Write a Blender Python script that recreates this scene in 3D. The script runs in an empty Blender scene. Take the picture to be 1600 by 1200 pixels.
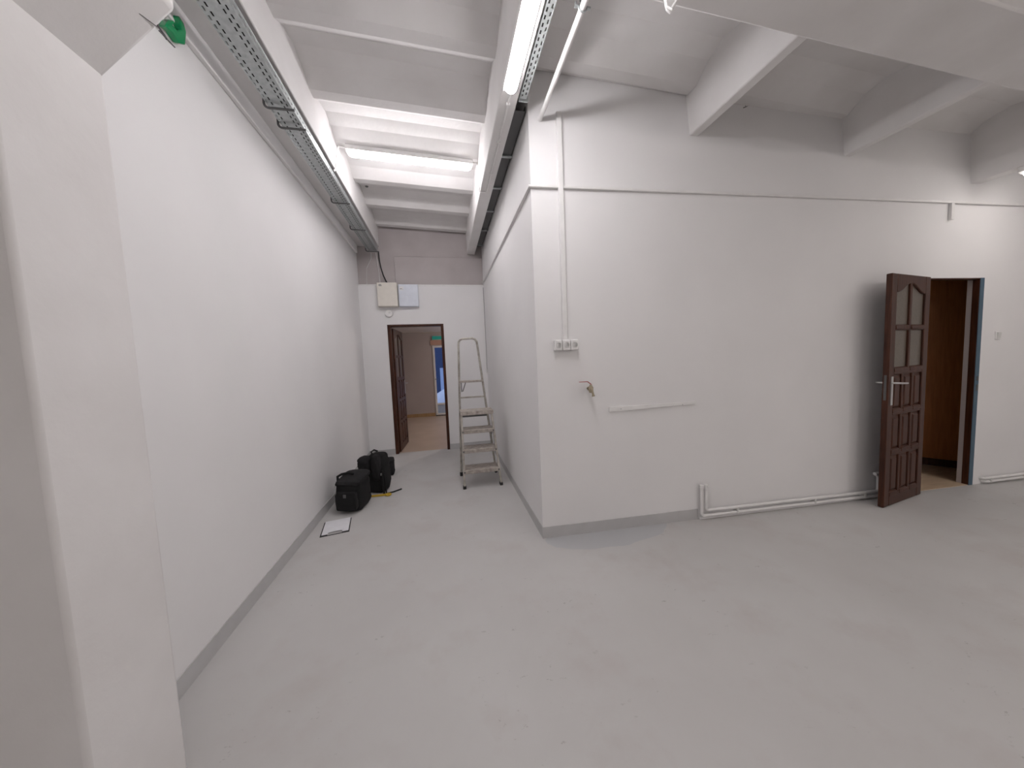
import bpy, bmesh, math, random
from mathutils import Matrix, Vector
random.seed(4)
scene = bpy.context.scene
COL = scene.collection

# ------------------------------------------------------------------ camera, world, exposure
cam_d = bpy.data.cameras.new('camera')
cam = bpy.data.objects.new('camera', cam_d)
COL.objects.link(cam)
yaw, pitch, roll = 0.19901837, -0.07200904, 0.04162846
cy, sy, cp, sp, cr, sr = math.cos(yaw), math.sin(yaw), math.cos(pitch), math.sin(pitch), math.cos(roll), math.sin(roll)
fw = Vector((sy * cp, cy * cp, sp)); rt = Vector((cy, -sy, 0)); dn = fw.cross(rt)
r2 = cr * rt + sr * dn; d2 = -sr * rt + cr * dn
m = Matrix.Identity(4)
for i in range(3):
    m[i][0] = r2[i]; m[i][1] = -d2[i]; m[i][2] = -fw[i]
m[2][3] = 1.45
cam.matrix_world = m
cam_d.sensor_fit = 'HORIZONTAL'; cam_d.sensor_width = 36.0; cam_d.lens = 515.0 / 1600 * 36.0
cam_d.clip_start = 0.05; cam_d.clip_end = 200
scene.camera = cam

world = bpy.data.worlds.new('dusk_sky'); scene.world = world; world.use_nodes = True
bg = world.node_tree.nodes['Background']
bg.inputs[0].default_value = (0.30, 0.37, 0.56, 1); bg.inputs[1].default_value = 0.9
scene.view_settings.view_transform = 'Standard'
scene.view_settings.look = 'None'
scene.view_settings.gamma = 1.0
scene.view_settings.use_curve_mapping = False
scene.view_settings.exposure = 0.72
LAMP = 30.0          # radiance of the fluorescent diffusers

# ------------------------------------------------------------------ materials
def new_mat(name):
    mt = bpy.data.materials.new(name); mt.use_nodes = True
    nt = mt.node_tree
    return mt, nt, nt.nodes['Principled BSDF']

def coord(nt):
    n = nt.nodes.new('ShaderNodeTexCoord'); return n.outputs['Object']

def noise(nt, scale, detail=3, rough=0.5, vec=None):
    n = nt.nodes.new('ShaderNodeTexNoise'); n.inputs['Scale'].default_value = scale
    n.inputs['Detail'].default_value = detail; n.inputs['Roughness'].default_value = rough
    nt.links.new(vec or coord(nt), n.inputs['Vector']); return n.outputs['Fac']

def ramp(nt, fac, a, b, p0=0.3, p1=0.7):
    r = nt.nodes.new('ShaderNodeValToRGB')
    r.color_ramp.elements[0].position = p0; r.color_ramp.elements[1].position = p1
    r.color_ramp.elements[0].color = (*a, 1); r.color_ramp.elements[1].color = (*b, 1)
    nt.links.new(fac, r.inputs[0]); return r.outputs[0]

def bump(nt, bsdf, fac, strength=0.1, dist=0.01):
    b = nt.nodes.new('ShaderNodeBump'); b.inputs['Strength'].default_value = strength
    b.inputs['Distance'].default_value = dist
    nt.links.new(fac, b.inputs['Height']); nt.links.new(b.outputs[0], bsdf.inputs['Normal'])

def noisy(name, a, b, scale=6, rough=0.7, bs=0.05, metal=0.0, bscale=None, bd=0.005):
    mt, nt, bs_ = new_mat(name)
    nt.links.new(ramp(nt, noise(nt, scale, 4), a, b), bs_.inputs['Base Color'])
    bs_.inputs['Roughness'].default_value = rough; bs_.inputs['Metallic'].default_value = metal
    if bs: bump(nt, bs_, noise(nt, bscale or scale * 4, 4), bs, bd)
    return mt

def plain(name, c, rough=0.6, metal=0.0):
    return noisy(name, tuple(x * 0.96 for x in c), tuple(min(1, x * 1.03) for x in c), 14, rough, 0.02, metal)

def wood(name, a, b, rough=0.4, sc=(18, 18, 1.2)):
    mt, nt, bs_ = new_mat(name)
    mp = nt.nodes.new('ShaderNodeMapping'); mp.inputs['Scale'].default_value = sc
    nt.links.new(coord(nt), mp.inputs['Vector'])
    f = noise(nt, 3.0, 6, 0.6, mp.outputs[0])
    nt.links.new(ramp(nt, f, a, b, 0.35, 0.68), bs_.inputs['Base Color'])
    bs_.inputs['Roughness'].default_value = rough; bs_.inputs['Specular IOR Level'].default_value = 0.28
    bump(nt, bs_, f, 0.08, 0.002)
    return mt

def floor_paint():
    mt, nt, b = new_mat('grey_floor_paint')
    c = coord(nt)
    base = ramp(nt, noise(nt, 1.1, 5, 0.55, c), (0.530, 0.517, 0.505), (0.580, 0.572, 0.562), 0.3, 0.7)
    # worn pinkish patches
    w = nt.nodes.new('ShaderNodeMix'); w.data_type = 'RGBA'
    wf = ramp(nt, noise(nt, 2.3, 8, 0.62, c), (0, 0, 0), (0.6, 0.6, 0.6), 0.52, 0.70)
    nt.links.new(wf, w.inputs[0]); nt.links.new(base, w.inputs[6]); w.inputs[7].default_value = (0.50, 0.465, 0.45, 1)
    # small dark scuffs
    s = nt.nodes.new('ShaderNodeMix'); s.data_type = 'RGBA'
    mp = nt.nodes.new('ShaderNodeMapping'); mp.inputs['Scale'].default_value = (1.0, 1.7, 1); mp.inputs['Rotation'].default_value = (0, 0, 0.6)
    nt.links.new(c, mp.inputs['Vector'])
    s1 = ramp(nt, noise(nt, 13, 7, 0.75, mp.outputs[0]), (0, 0, 0), (0.75, 0.75, 0.75), 0.615, 0.66)
    s2 = ramp(nt, noise(nt, 1.3, 3, 0.6, mp.outputs[0]), (0, 0, 0), (1, 1, 1), 0.50, 0.60)
    mm = nt.nodes.new('ShaderNodeMath'); mm.operation = 'MULTIPLY'
    nt.links.new(s1, mm.inputs[0]); nt.links.new(s2, mm.inputs[1]); sf = mm.outputs[0]
    nt.links.new(sf, s.inputs[0]); nt.links.new(w.outputs[2], s.inputs[6]); s.inputs[7].default_value = (0.25, 0.235, 0.22, 1)
    # a fresher, bluer lick of paint along the partition corner
    sep = nt.nodes.new('ShaderNodeSeparateXYZ'); nt.links.new(c, sep.inputs[0])
    def mth(op, a, bb):
        n = nt.nodes.new('ShaderNodeMath'); n.operation = op
        for i, v in enumerate((a, bb)):
            if isinstance(v, (int, float)): n.inputs[i].default_value = v
            else: nt.links.new(v, n.inputs[i])
        return n.outputs[0]
    dx = mth('DIVIDE', mth('SUBTRACT', sep.outputs[0], 1.25), 0.62)
    dy = mth('DIVIDE', mth('SUBTRACT', sep.outputs[1], 2.45), 0.26)
    d = mth('ADD', mth('MULTIPLY', dx, dx), mth('MULTIPLY', dy, dy))
    d = mth('ADD', d, mth('MULTIPLY', noise(nt, 5, 4, 0.5, c), 0.5))
    pf = ramp(nt, d, (0.8, 0.8, 0.8), (0, 0, 0), 0.98, 1.25)
    p = nt.nodes.new('ShaderNodeMix'); p.data_type = 'RGBA'
    nt.links.new(pf, p.inputs[0]); nt.links.new(s.outputs[2], p.inputs[6]); p.inputs[7].default_value = (0.47, 0.48, 0.495, 1)
    nt.links.new(p.outputs[2], b.inputs['Base Color'])
    nt.links.new(ramp(nt, noise(nt, 3.0, 5, 0.6, c), (0.42, 0.42, 0.42), (0.62, 0.62, 0.62)), b.inputs['Roughness'])
    bump(nt, b, noise(nt, 40, 4, 0.6, c), 0.06, 0.003)
    return mt

def emit(name, c, s):
    mt, nt, b = new_mat(name)
    b.inputs['Base Color'].default_value = (0.9, 0.9, 0.9, 1)
    b.inputs['Emission Color'].default_value = (*c, 1); b.inputs['Emission Strength'].default_value = s
    return mt

def glass(name, tint=(0.95, 0.97, 1.0)):
    mt, nt, b = new_mat(name)
    b.inputs['Base Color'].default_value = (*tint, 1); b.inputs['Roughness'].default_value = 0.03
    b.inputs['Transmission Weight'].default_value = 1.0; b.inputs['IOR'].default_value = 1.1
    return mt

M = {}
M['white'] = noisy('white_wall_paint', (0.81, 0.80, 0.80), (0.845, 0.835, 0.835), 1.5, 0.75, 0.10, 0, 60, 0.003)
M['concrete'] = noisy('white_painted_concrete', (0.72, 0.70, 0.69), (0.81, 0.795, 0.79), 2.2, 0.8, 0.18, 0, 22, 0.008)
M['plaster'] = noisy('bare_grey_plaster', (0.45, 0.41, 0.405), (0.51, 0.47, 0.465), 3, 0.85, 0.15)
M['floor'] = floor_paint()
M['skirt'] = noisy('grey_skirting_paint', (0.50, 0.495, 0.495), (0.54, 0.535, 0.535), 8, 0.6, 0.06)
M['galv'] = noisy('galvanised_steel', (0.40, 0.43, 0.43), (0.52, 0.55, 0.55), 30, 0.42, 0.03, 0.75)
M['darksteel'] = plain('dark_steel', (0.12, 0.12, 0.12), 0.5, 0.3)
M['plastic'] = plain('white_plastic', (0.82, 0.81, 0.80), 0.4)
M['cream'] = plain('cream_enamel', (0.78, 0.74, 0.67), 0.4)
M['bluewhite'] = plain('pale_blue_white_enamel', (0.74, 0.78, 0.86), 0.3)
M['ink'] = plain('grey_print', (0.22, 0.22, 0.22), 0.6)
M['lamp'] = emit('lit_diffuser', (1.0, 0.962, 0.980), LAMP)
M['lamp_soft'] = emit('lit_diffuser_dimmer', (1.0, 0.962, 0.980), LAMP * 0.84)
M['lamp_warm'] = emit('lit_diffuser_warm', (1.0, 0.93, 0.895), LAMP * 0.44)
M['fill_far'] = emit('added_fill_far', (1.0, 0.93, 0.895), LAMP * 2.9)
M['fill_rear'] = emit('added_fill_rear', (1.0, 0.93, 0.895), LAMP * 0.96)
M['brownwood'] = wood('dark_mahogany', (0.038, 0.011, 0.0055), (0.085, 0.028, 0.013), 0.40)
M['orangewood'] = wood('orange_brown_veneer', (0.42, 0.14, 0.032), (0.52, 0.19, 0.048), 0.45)
M['oakfloor'] = wood('pale_wood_floor', (0.50, 0.37, 0.25), (0.62, 0.48, 0.34), 0.4, (2, 14, 2))
M['tilefloor'] = noisy('beige_brown_floor', (0.50, 0.39, 0.30), (0.56, 0.44, 0.35), 3, 0.35, 0.02)
M['greywall'] = noisy('taupe_wall_paint', (0.46, 0.40, 0.385), (0.50, 0.44, 0.42), 2, 0.8, 0.05)
M['ochre'] = wood('ochre_skirting', (0.40, 0.26, 0.13), (0.50, 0.33, 0.18), 0.5)
M['bluetape'] = plain('blue_masking_film', (0.06, 0.115, 0.165), 0.5)
M['salmon'] = plain('salmon_lintel', (0.55, 0.33, 0.25), 0.7)
M['teal'] = plain('teal_sign_face', (0.03, 0.55, 0.46), 0.5)
M['chrome'] = plain('brushed_nickel', (0.62, 0.62, 0.62), 0.3, 0.9)
M['alu'] = noisy('dirty_aluminium', (0.33, 0.30, 0.265), (0.58, 0.55, 0.50), 18, 0.5, 0.08, 0.35)
M['step'] = noisy('spattered_shaded_step', (0.30, 0.26, 0.23), (0.55, 0.50, 0.45), 24, 0.7, 0.12)  # spatter, with values lowered to hold the shade on the tread tops
M['rubber'] = plain('black_rubber', (0.03, 0.03, 0.03), 0.8)
M['black'] = noisy('black_nylon', (0.0035, 0.0035, 0.004), (0.007, 0.007, 0.0075), 40, 0.9, 0.25, 0, 300, 0.002)
M['black2'] = noisy('charcoal_nylon', (0.008, 0.0075, 0.0085), (0.014, 0.013, 0.0145), 40, 0.9, 0.25, 0, 300, 0.002)
M['yellow'] = plain('yellow_webbing', (0.55, 0.36, 0.03), 0.6)
M['paper'] = plain('white_paper', (0.80, 0.80, 0.83), 0.8)
M['pane'] = noisy('smoky_reeded_glass', (0.115, 0.095, 0.075), (0.15, 0.125, 0.10), 60, 0.35, 0.15, 0, 120, 0.002)
M['clear'] = glass('clear_glass')
M['red'] = plain('red_lever_coating', (0.40, 0.045, 0.04), 0.45)
M['brass'] = plain('nickel_brass', (0.36, 0.31, 0.22), 0.42, 0.4)
M['green'] = plain('glossy_green_plastic', (0.0, 0.30, 0.10), 0.12)
M['frost'] = plain('frosted_plastic', (0.70, 0.70, 0.68), 0.3)
M['snow'] = noisy('snow', (0.80, 0.84, 0.90), (0.88, 0.90, 0.95), 5, 0.8, 0.2)
M['navy'] = plain('navy_facade', (0.035, 0.06, 0.14), 0.6)
M['cordgrey'] = plain('grey_cord_sheath', (0.34, 0.33, 0.33), 0.6)
M['palepanel'] = plain('pale_blue_panel', (0.45, 0.55, 0.72), 0.5)

# ------------------------------------------------------------------ mesh builder
class MB:
    def __init__(s): s.v = []; s.f = []
    def add(s, vs, fs):
        o = len(s.v); s.v += [tuple(p) for p in vs]; s.f += [tuple(i + o for i in f) for f in fs]; return s
    def box(s, x0, x1, y0, y1, z0, z1):
        return s.add([(x0, y0, z0), (x1, y0, z0), (x1, y1, z0), (x0, y1, z0), (x0, y0, z1), (x1, y0, z1), (x1, y1, z1), (x0, y1, z1)],
                     [(0, 3, 2, 1), (4, 5, 6, 7), (0, 1, 5, 4), (1, 2, 6, 5), (2, 3, 7, 6), (3, 0, 4, 7)])
    def hexa(s, p):   # 4 bottom points (ccw) and 4 top points
        return s.add(p, [(0, 3, 2, 1), (4, 5, 6, 7), (0, 1, 5, 4), (1, 2, 6, 5), (2, 3, 7, 6), (3, 0, 4, 7)])
    def prism(s, poly, h0, h1, axis='y'):
        n = len(poly)
        def mk(a, b, h): return {'y': (a, h, b), 'x': (h, a, b), 'z': (a, b, h)}[axis]
        vs = [mk(a, b, h0) for a, b in poly] + [mk(a, b, h1) for a, b in poly]
        fs = [tuple(range(n))[::-1], tuple(range(n, 2 * n))] + [(i, (i + 1) % n, n + (i + 1) % n, n + i) for i in range(n)]
        return s.add(vs, fs)
    def bar(s, p, q, w, h, up=(0, 0, 1)):   # box bar from p to q, w across, h along up
        p, q = Vector(p), Vector(q); d = (q - p).normalized(); u = Vector(up)
        a = d.cross(u)
        if a.length < 1e-5: a = d.cross(Vector((0, 1, 0)))
        a.normalize(); u = a.cross(d).normalized(); a *= w / 2; u *= h / 2
        return s.hexa([p - a - u, p + a - u, q + a - u, q - a - u, p - a + u, p + a + u, q + a + u, q - a + u])
    def tube(s, pts, r, n=10, cap=True):
        pts = [Vector(p) for p in pts]; k = len(pts); vs = []; prev = None
        for i, p in enumerate(pts):
            t = (pts[min(i + 1, k - 1)] - pts[max(i - 1, 0)]).normalized()
            if prev is None:
                a = t.cross(Vector((0, 0, 1)))
                if a.length < 1e-3: a = t.cross(Vector((0, 1, 0)))
            else: a = prev - t * prev.dot(t)
            a.normalize(); prev = a; b = t.cross(a)
            rr = r[i] if isinstance(r, (list, tuple)) else r
            vs += [p + rr * (math.cos(2 * math.pi * j / n) * a + math.sin(2 * math.pi * j / n) * b) for j in range(n)]
        fs = [(i * n + j, i * n + (j + 1) % n, (i + 1) * n + (j + 1) % n, (i + 1) * n + j) for i in range(k - 1) for j in range(n)]
        if cap: fs += [tuple(range(n))[::-1], tuple(range((k - 1) * n, k * n))]
        return s.add(vs, fs)
    def lathe(s, prof, c=(0, 0, 0), axis='z', n=20):   # prof: (radius, height)
        vs = []
        for r, h in prof:
            for j in range(n):
                a = 2 * math.pi * j / n; x, y = r * math.cos(a), r * math.sin(a)
                q = {'z': (x, y, h), 'y': (x, h, y), 'x': (h, x, y)}[axis]
                vs.append((c[0] + q[0], c[1] + q[1], c[2] + q[2]))
        k = len(prof)
        fs = [(i * n + j, i * n + (j + 1) % n, (i + 1) * n + (j + 1) % n, (i + 1) * n + j) for i in range(k - 1) for j in range(n)]
        fs += [tuple(range(n))[::-1], tuple(range((k - 1) * n, k * n))]
        return s.add(vs, fs)
    def raised(s, x0, x1, z0, z1, y, yo, inset):   # raised panel field from plane y out to yo
        i = inset
        return s.hexa([(x0, y, z0), (x1, y, z0), (x1, y, z1), (x0, y, z1), (x0 + i, yo, z0 + i), (x1 - i, yo, z0 + i), (x1 - i, yo, z1 - i), (x0 + i, yo, z1 - i)])
    def build(s, name, mat, parent=None, bevel=0, seg=2, smooth=False, sub=0, loc=None):
        me = bpy.data.meshes.new(name); me.from_pydata([tuple(p) for p in s.v], [], s.f); me.update()
        bm = bmesh.new(); bm.from_mesh(me); bmesh.ops.recalc_face_normals(bm, faces=bm.faces); bm.to_mesh(me); bm.free()
        o = bpy.data.objects.new(name, me); COL.objects.link(o)
        if mat: me.materials.append(mat)
        if parent: o.parent = parent
        if loc: o.location = loc
        if bevel:
            b = o.modifiers.new('b', 'BEVEL'); b.width = bevel; b.segments = seg; b.limit_method = 'ANGLE'; b.angle_limit = math.radians(35)
        if sub:
            q = o.modifiers.new('s', 'SUBSURF'); q.levels = sub; q.render_levels = sub
        if smooth or bevel or sub:
            for p in me.polygons: p.use_smooth = True
            if not sub:
                try: me.set_sharp_from_angle(angle=math.radians(40))
                except Exception: pass
        return o

def tag(o, label, cat, group=None):
    o['label'] = label; o['category'] = cat
    if group: o['group'] = group
    return o
def thing(name, label, cat, loc=(0, 0, 0), rz=0.0, group=None):
    o = bpy.data.objects.new(name, None); o.empty_display_size = 0.1; COL.objects.link(o)
    o.location = loc; o.rotation_euler = (0, 0, rz)
    return tag(o, label, cat, group)
def struct(o, label=None):
    o['kind'] = 'structure'
    if label: o['label'] = label
    return o
def copy_tree(o, parent=None):
    c = o.copy(); COL.objects.link(c)
    if parent: c.parent = parent
    for ch in [x for x in bpy.data.objects if x.parent == o]: copy_tree(ch, c)
    return c
def arc(c, r, a0, a1, n, plane='xz'):
    out = []
    for i in range(n + 1):
        a = math.radians(a0 + (a1 - a0) * i / n); x, y = r * math.cos(a), r * math.sin(a)
        out.append({'xz': (c[0] + x, c[1], c[2] + y), 'yz': (c[0], c[1] + x, c[2] + y), 'xy': (c[0] + x, c[1] + y, c[2])}[plane])
    return out

# ------------------------------------------------------------------ measures of the place
XL, XR, YC = -1.246, 0.7075, 2.486        # corridor walls, front partition corner
ANG = -0.0485                              # the partition with the door is not quite square to the corridor
TX, TY = math.cos(ANG), math.sin(ANG)
YF = 5.56                                  # end wall of the corridor
def wu(x): return (x - XR) / TX
def wpt(x, d=0.0, z=0.0):                  # a point on the partition, d in front of it
    u = wu(x); return (XR + u * TX + d * TY, YC + u * TY - d * TX, z)

# ------------------------------------------------------------------ the setting
struct(MB().box(-2.2, 8.2, -4.6, 5.62, -0.12, 0).build('floor', M['floor']), 'pale grey painted floor with small scuffs')
struct(MB().box(XL - 0.15, XL, 1.2, 5.9, 0, 3.75).build('wall_left', M['white']))
struct(MB().box(-1.95, -1.75, -4.6, 1.3, 0, 3.75).build('wall_near_left', M['white']))
struct(MB().box(-2.0, 8.2, -4.75, -4.6, 0, 3.75).build('wall_rear', M['white']))
struct(MB().box(8.2, 8.35, -4.75, 3.0, 0, 3.75).build('wall_far_right', M['white']))
struct(MB().box(XR, XR + 0.12, YC + 0.006, YF + 0.12, 0, 3.68).build('wall_right', M['white']))
# partition with the right-hand doorway: local x runs along it
DX0, DX1, DZ = wu(4.452), wu(5.16), 2.055
w = MB().box(0, DX0, 0, 0.08, 0, 3.68).box(DX1, 7.6, 0, 0.08, 0, 3.68).box(DX0, DX1, 0, 0.08, DZ, 3.68).build('wall_front', M['white'])
w.location = (XR, YC, 0); w.rotation_euler = (0, 0, ANG); struct(w)
# end wall with doorway, topped by a thin ledge; the older wall above stands a little further back
EX0, EX1, EZ = -0.854, 0.016, 2.09
struct(MB().box(XL - 0.15, EX0, YF, YF + 0.12, 0, 2.70).box(EX1, XR + 0.1, YF, YF + 0.12, 0, 2.70).box(EX0, EX1, YF, YF + 0.12, EZ, 2.70).build('wall_end', M['white']))
struct(MB().box(XL, XR, YF - 0.008, YF + 0.11, 2.70, 2.718).build('trim_1', M['plastic']), 'thin white capping along the top of the end wall')
struct(MB().box(XL - 0.15, XR + 0.1, YF + 0.06, YF + 0.3, 2.66, 3.8).build('wall_end_upper', M['plaster']))
struct(MB().box(-0.69, XR, YF + 0.035, YF + 0.06, 2.66, 3.165).build('trim_2', M['plaster'], bevel=0.006), 'raised board on the upper end wall')

# ribbed ceiling: transverse ribs every 0.625 m, falling gently to the right
def zr(x):
    return 3.597 - 0.043 * (x + 0.905)
prof = []
for k in range(-11, 6):
    yr = 2.355 + 0.627 * k
    prof += [(yr - 0.30, 0.105), (yr - 0.17, 0.075), (yr - 0.045, 0.0), (yr + 0.045, 0.0), (yr + 0.17, 0.075)]
prof.append((5.9, 0.105))
c = MB()
xs = [-2.2, -0.9, 0.5, 2.0, 3.5, 5.0, 6.5, 8.4]
vs = [(x, y, zr(x) + dz) for x in xs for y, dz in prof]; n = len(prof)
fs = [(i * n + j, i * n + j + 1, (i + 1) * n + j + 1, (i + 1) * n + j) for i in range(len(xs) - 1) for j in range(n - 1)]
c.add(vs, fs)
struct(c.build('ceiling', M['concrete']), 'white ribbed concrete ceiling')

def beam(x0, x1, zb, y0, y1, flare, name, label):
    b = MB().hexa([(x0, y0, zb), (x1, y0, zb), (x1, y1, zb), (x0, y1, zb), (x0 - flare, y0, 3.8), (x1 + flare, y0, 3.8), (x1 + flare, y1, 3.8), (x0 - flare, y1, 3.8)])
    o = b.build(name, M['concrete'], bevel=0.008); return struct(o, label)
beam(XL - 0.1, -0.905, 3.31, -4.6, 5.62, 0.0, 'trim_3', 'white concrete beam along the left wall above the cable tray')
beam(0.465, 0.592, 3.225, -4.6, 5.62, 0.01, 'trim_4', 'white concrete beam over the corridor mouth carrying a lit lamp')
def beam_y(x): return wpt(x)[1] + 0.02
for i, (x0, x1, zb) in enumerate(((2.025, 2.10, 3.185), (3.505, 3.57, 3.10), (4.93, 5.05, 2.925), (6.40, 6.50, 2.87))):
    beam(x0, x1, zb, -4.6, beam_y(x0), 0.07, 'trim_%d' % (5 + i), 'white tapered ceiling beam number %d right of the corridor' % (i + 1))
g = MB()
for xa, xb in ((-0.905, 0.465), (0.592, 8.2)):
    za, zb = 3.25 - 0.042 * (xa + 0.9), 3.25 - 0.042 * (xb + 0.9)
    g.hexa([(xa, 1.22, za), (xb, 1.22, zb), (xb, 1.552, zb), (xa, 1.552, za), (xa, 1.22, 3.8), (xb, 1.22, 3.8), (xb, 1.552, 3.8), (xa, 1.552, 3.8)])
struct(g.build('trim_9', M['concrete'], bevel=0.01), 'broad flat girder crossing overhead at upper right')
# near-left column with its sloping bracket
col = MB().box(-1.76, -1.005, 1.04, 1.34, 0, 3.31)
col.prism([(-1.02, 2.38), (-0.790, 2.624), (-0.790, 3.31), (-1.02, 3.31)], 1.04, 1.34, 'y')
struct(col.build('column', M['concrete'], bevel=0.012), 'white plastered column with a sloping bracket at far left')

# skirting bands
struct(MB().box(XL, XL + 0.006, 1.34, YF, 0, 0.092).build('baseboard_left', M['skirt']))
struct(MB().box(XR - 0.006, XR, YC - 0.006, YF, 0, 0.092).build('baseboard_right', M['skirt']))
b = MB().box(-0.006, wu(2.092), -0.006, 0, 0, 0.092).build('baseboard_front', M['skirt']); b.location = (XR, YC, 0); b.rotation_euler = (0, 0, ANG); struct(b)
struct(MB().box(XL, EX0, YF - 0.006, YF, 0, 0.092).box(EX1, XR, YF - 0.006, YF, 0, 0.092).build('baseboard_end', M['skirt']))
# cornice strip high on the left wall
struct(MB().box(XL, XL + 0.03, 1.34, YF, 3.19, 3.31).build('trim_10', M['white'], bevel=0.006), 'plaster strip under the beam along the left wall')

# ------------------------------------------------------------------ panelled doors
def door_leaf(parent, wd, ht, side):
    """leaf in local x 0 (free edge) .. wd (hinge), thickness y -0.02..0.02"""
    T = 0.02
    st = 0.088
    leaf = MB()
    leaf.box(0, st, -T, T, 0, ht).box(wd - st, wd, -T, T, 0, ht)
    rails = [(0, 0.115), (0.455, 0.505), (0.82, 0.87), (1.18, 1.235)]
    for a, bb in rails: leaf.box(st, wd - st, -T, T, a, bb)
    cx = wd / 2
    top = [(st, ht), (st, ht - 0.155)]
    for i in range(13):
        t = i / 12; x = st + (wd - 2 * st) * t
        e = abs(2 * t - 1); z = ht - 0.07 - 0.085 * (0.5 - 0.5 * math.cos(math.pi * min(1, e * 1.08)))
        top.append((x, z))
    top += [(wd - st, ht)]
    top = [top[0]] + top[2:]
    leaf.prism(top, -T, T, 'y')
    leaf.box(cx - 0.02, cx + 0.02, -T * 0.9, T * 0.9, 1.235, ht - 0.06)
    leaf.box(st, wd - st, -T * 0.9, T * 0.9, 1.565, 1.605)
    pw = (wd - 2 * st - 2 * 0.035) / 3
    for a, bb in ((0.115, 0.455), (0.505, 0.82), (0.87, 1.18)):
        for i in (1, 2):
            x = st + i * pw + (i - 1) * 0.035
            leaf.box(x, x + 0.035, -T * 0.9, T * 0.9, a, bb)
    lo = leaf.build('leaf', M['brownwood'], parent, bevel=0.006)
    # raised panels, three by three
    for a, bb in ((0.115, 0.455), (0.505, 0.82), (0.87, 1.18)):
        for i in range(3):
            x = st + i * (pw + 0.035)
            p = MB().box(x - 0.004, x + pw + 0.004, -0.005, 0.005, a - 0.004, bb + 0.004)
            p.raised(x + 0.014, x + pw - 0.014, a + 0.016, bb - 0.016, -0.005, -0.017, 0.018)
            p.raised(x + 0.014, x + pw - 0.014, a + 0.016, bb - 0.016, 0.005, 0.017, 0.018)
            p.build('panel', M['brownwood'], lo)
    # sill mouldings that catch the light
    for a in (0.115, 0.505, 0.87):
        for i in range(3):
            x = st + i * (pw + 0.035)
            MB().hexa([(x, -T - 0.004, a - 0.028), (x + pw, -T - 0.004, a - 0.028), (x + pw, 0, a - 0.028), (x, 0, a - 0.028),
                       (x + 0.004, -T - 0.001, a + 0.004), (x + pw - 0.004, -T - 0.001, a + 0.004), (x + pw - 0.004, -0.006, a + 0.016), (x + 0.004, -0.006, a + 0.016)]).build('moulding', M['brownwood'], lo, bevel=0.003)
    for a in (1.235, 1.605):
        for x0, x1 in ((st, cx - 0.02), (cx + 0.02, wd - st)):
            MB().hexa([(x0, -T - 0.004, a - 0.03), (x1, -T - 0.004, a - 0.03), (x1, 0, a - 0.03), (x0, 0, a - 0.03),
                       (x0, -T - 0.001, a + 0.002), (x1, -T - 0.001, a + 0.002), (x1, -0.006, a + 0.012), (x0, -0.006, a + 0.012)]).build('moulding', M['brownwood'], lo, bevel=0.003)
    # four reeded panes
    for x0, x1 in ((st, cx - 0.02), (cx + 0.02, wd - st)):
        for z0, z1 in ((1.235, 1.565), (1.605, ht - 0.075)):
            MB().box(x0 - 0.003, x1 + 0.003, -0.004, 0.004, z0 - 0.003, z1).build('pane', M['pane'], lo)
    # handle: long plate, lever on either face, lock face on the edge
    for sg in (-1, 1):
        h = MB()
        y0 = sg * T
        h.box(0.035, 0.066, min(y0, y0 + sg * 0.006), max(y0, y0 + sg * 0.006), 0.915, 1.165)
        h.tube([(0.05, y0, 1.11), (0.05, y0 + sg * 0.045, 1.11), (0.056, y0 + sg * 0.052, 1.11), (0.10, y0 + sg * 0.054, 1.107), (0.175, y0 + sg * 0.052, 1.103)], 0.0085, 8)
        ho = h.build('handle', M['chrome'], lo, smooth=True); ho['label'] = 'nickel lever handle on a long plate'
    MB().box(-0.001, 0.002, -0.008, 0.008, 0.96, 1.18).build('lock_plate', M['darksteel'], lo)
    return lo

# door_2: right-hand doorway, leaf thrown right back towards the wall
d2o = bpy.data.objects.new('door_2', None); COL.objects.link(d2o); d2o.location = wpt(4.452); d2o.rotation_euler = (0, 0, ANG)
struct(d2o, 'dark brown panelled door standing wide open in the right-hand doorway')
W2 = DX1 - DX0
fr = MB().box(-0.002, 0.045, 0.004, 0.05, 0, DZ).box(W2 - 0.048, W2 + 0.001, -0.002, 0.045, 0, DZ).box(0, W2, 0.0, 0.05, DZ - 0.012, DZ + 0.001)
fr.build('frame', M['brownwood'], d2o, bevel=0.003)
MB().box(W2 - 0.046, W2 + 0.001, 0.045, 0.080, 0, DZ).build('reveal', M['greywall'], d2o)
f2 = MB().box(W2 - 0.047, W2 + 0.002, -0.006, -0.002, 0, DZ).build('frame_film', M['bluetape'], d2o); f2['label'] = 'blue film on the front of the frame'
MB().box(W2 - 0.028, W2 - 0.006, -0.009, -0.006, 1.06, 1.10).box(W2 - 0.028, W2 - 0.006, -0.009, -0.006, 0.96, 1.02).build('strike_plate', M['darksteel'], d2o)
MB().box(0, W2, 0.0, 0.12, 0.0, 0.004).build('threshold', M['oakfloor'], d2o)
hp = bpy.data.objects.new('leaf_hinge', None)
free = Vector((3.738, 2.150)); hing = Vector((4.405, 2.262))
dv = hing - free; la = math.atan2(dv.y, dv.x)
lf = door_leaf(d2o, dv.length, 2.045, 1)
lf.location = Matrix.Rotation(-ANG, 3, 'Z') @ (Vector((free.x, free.y, 0.006)) - Vector(d2o.location))
lf.rotation_euler = (0, 0, la - ANG)
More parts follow.
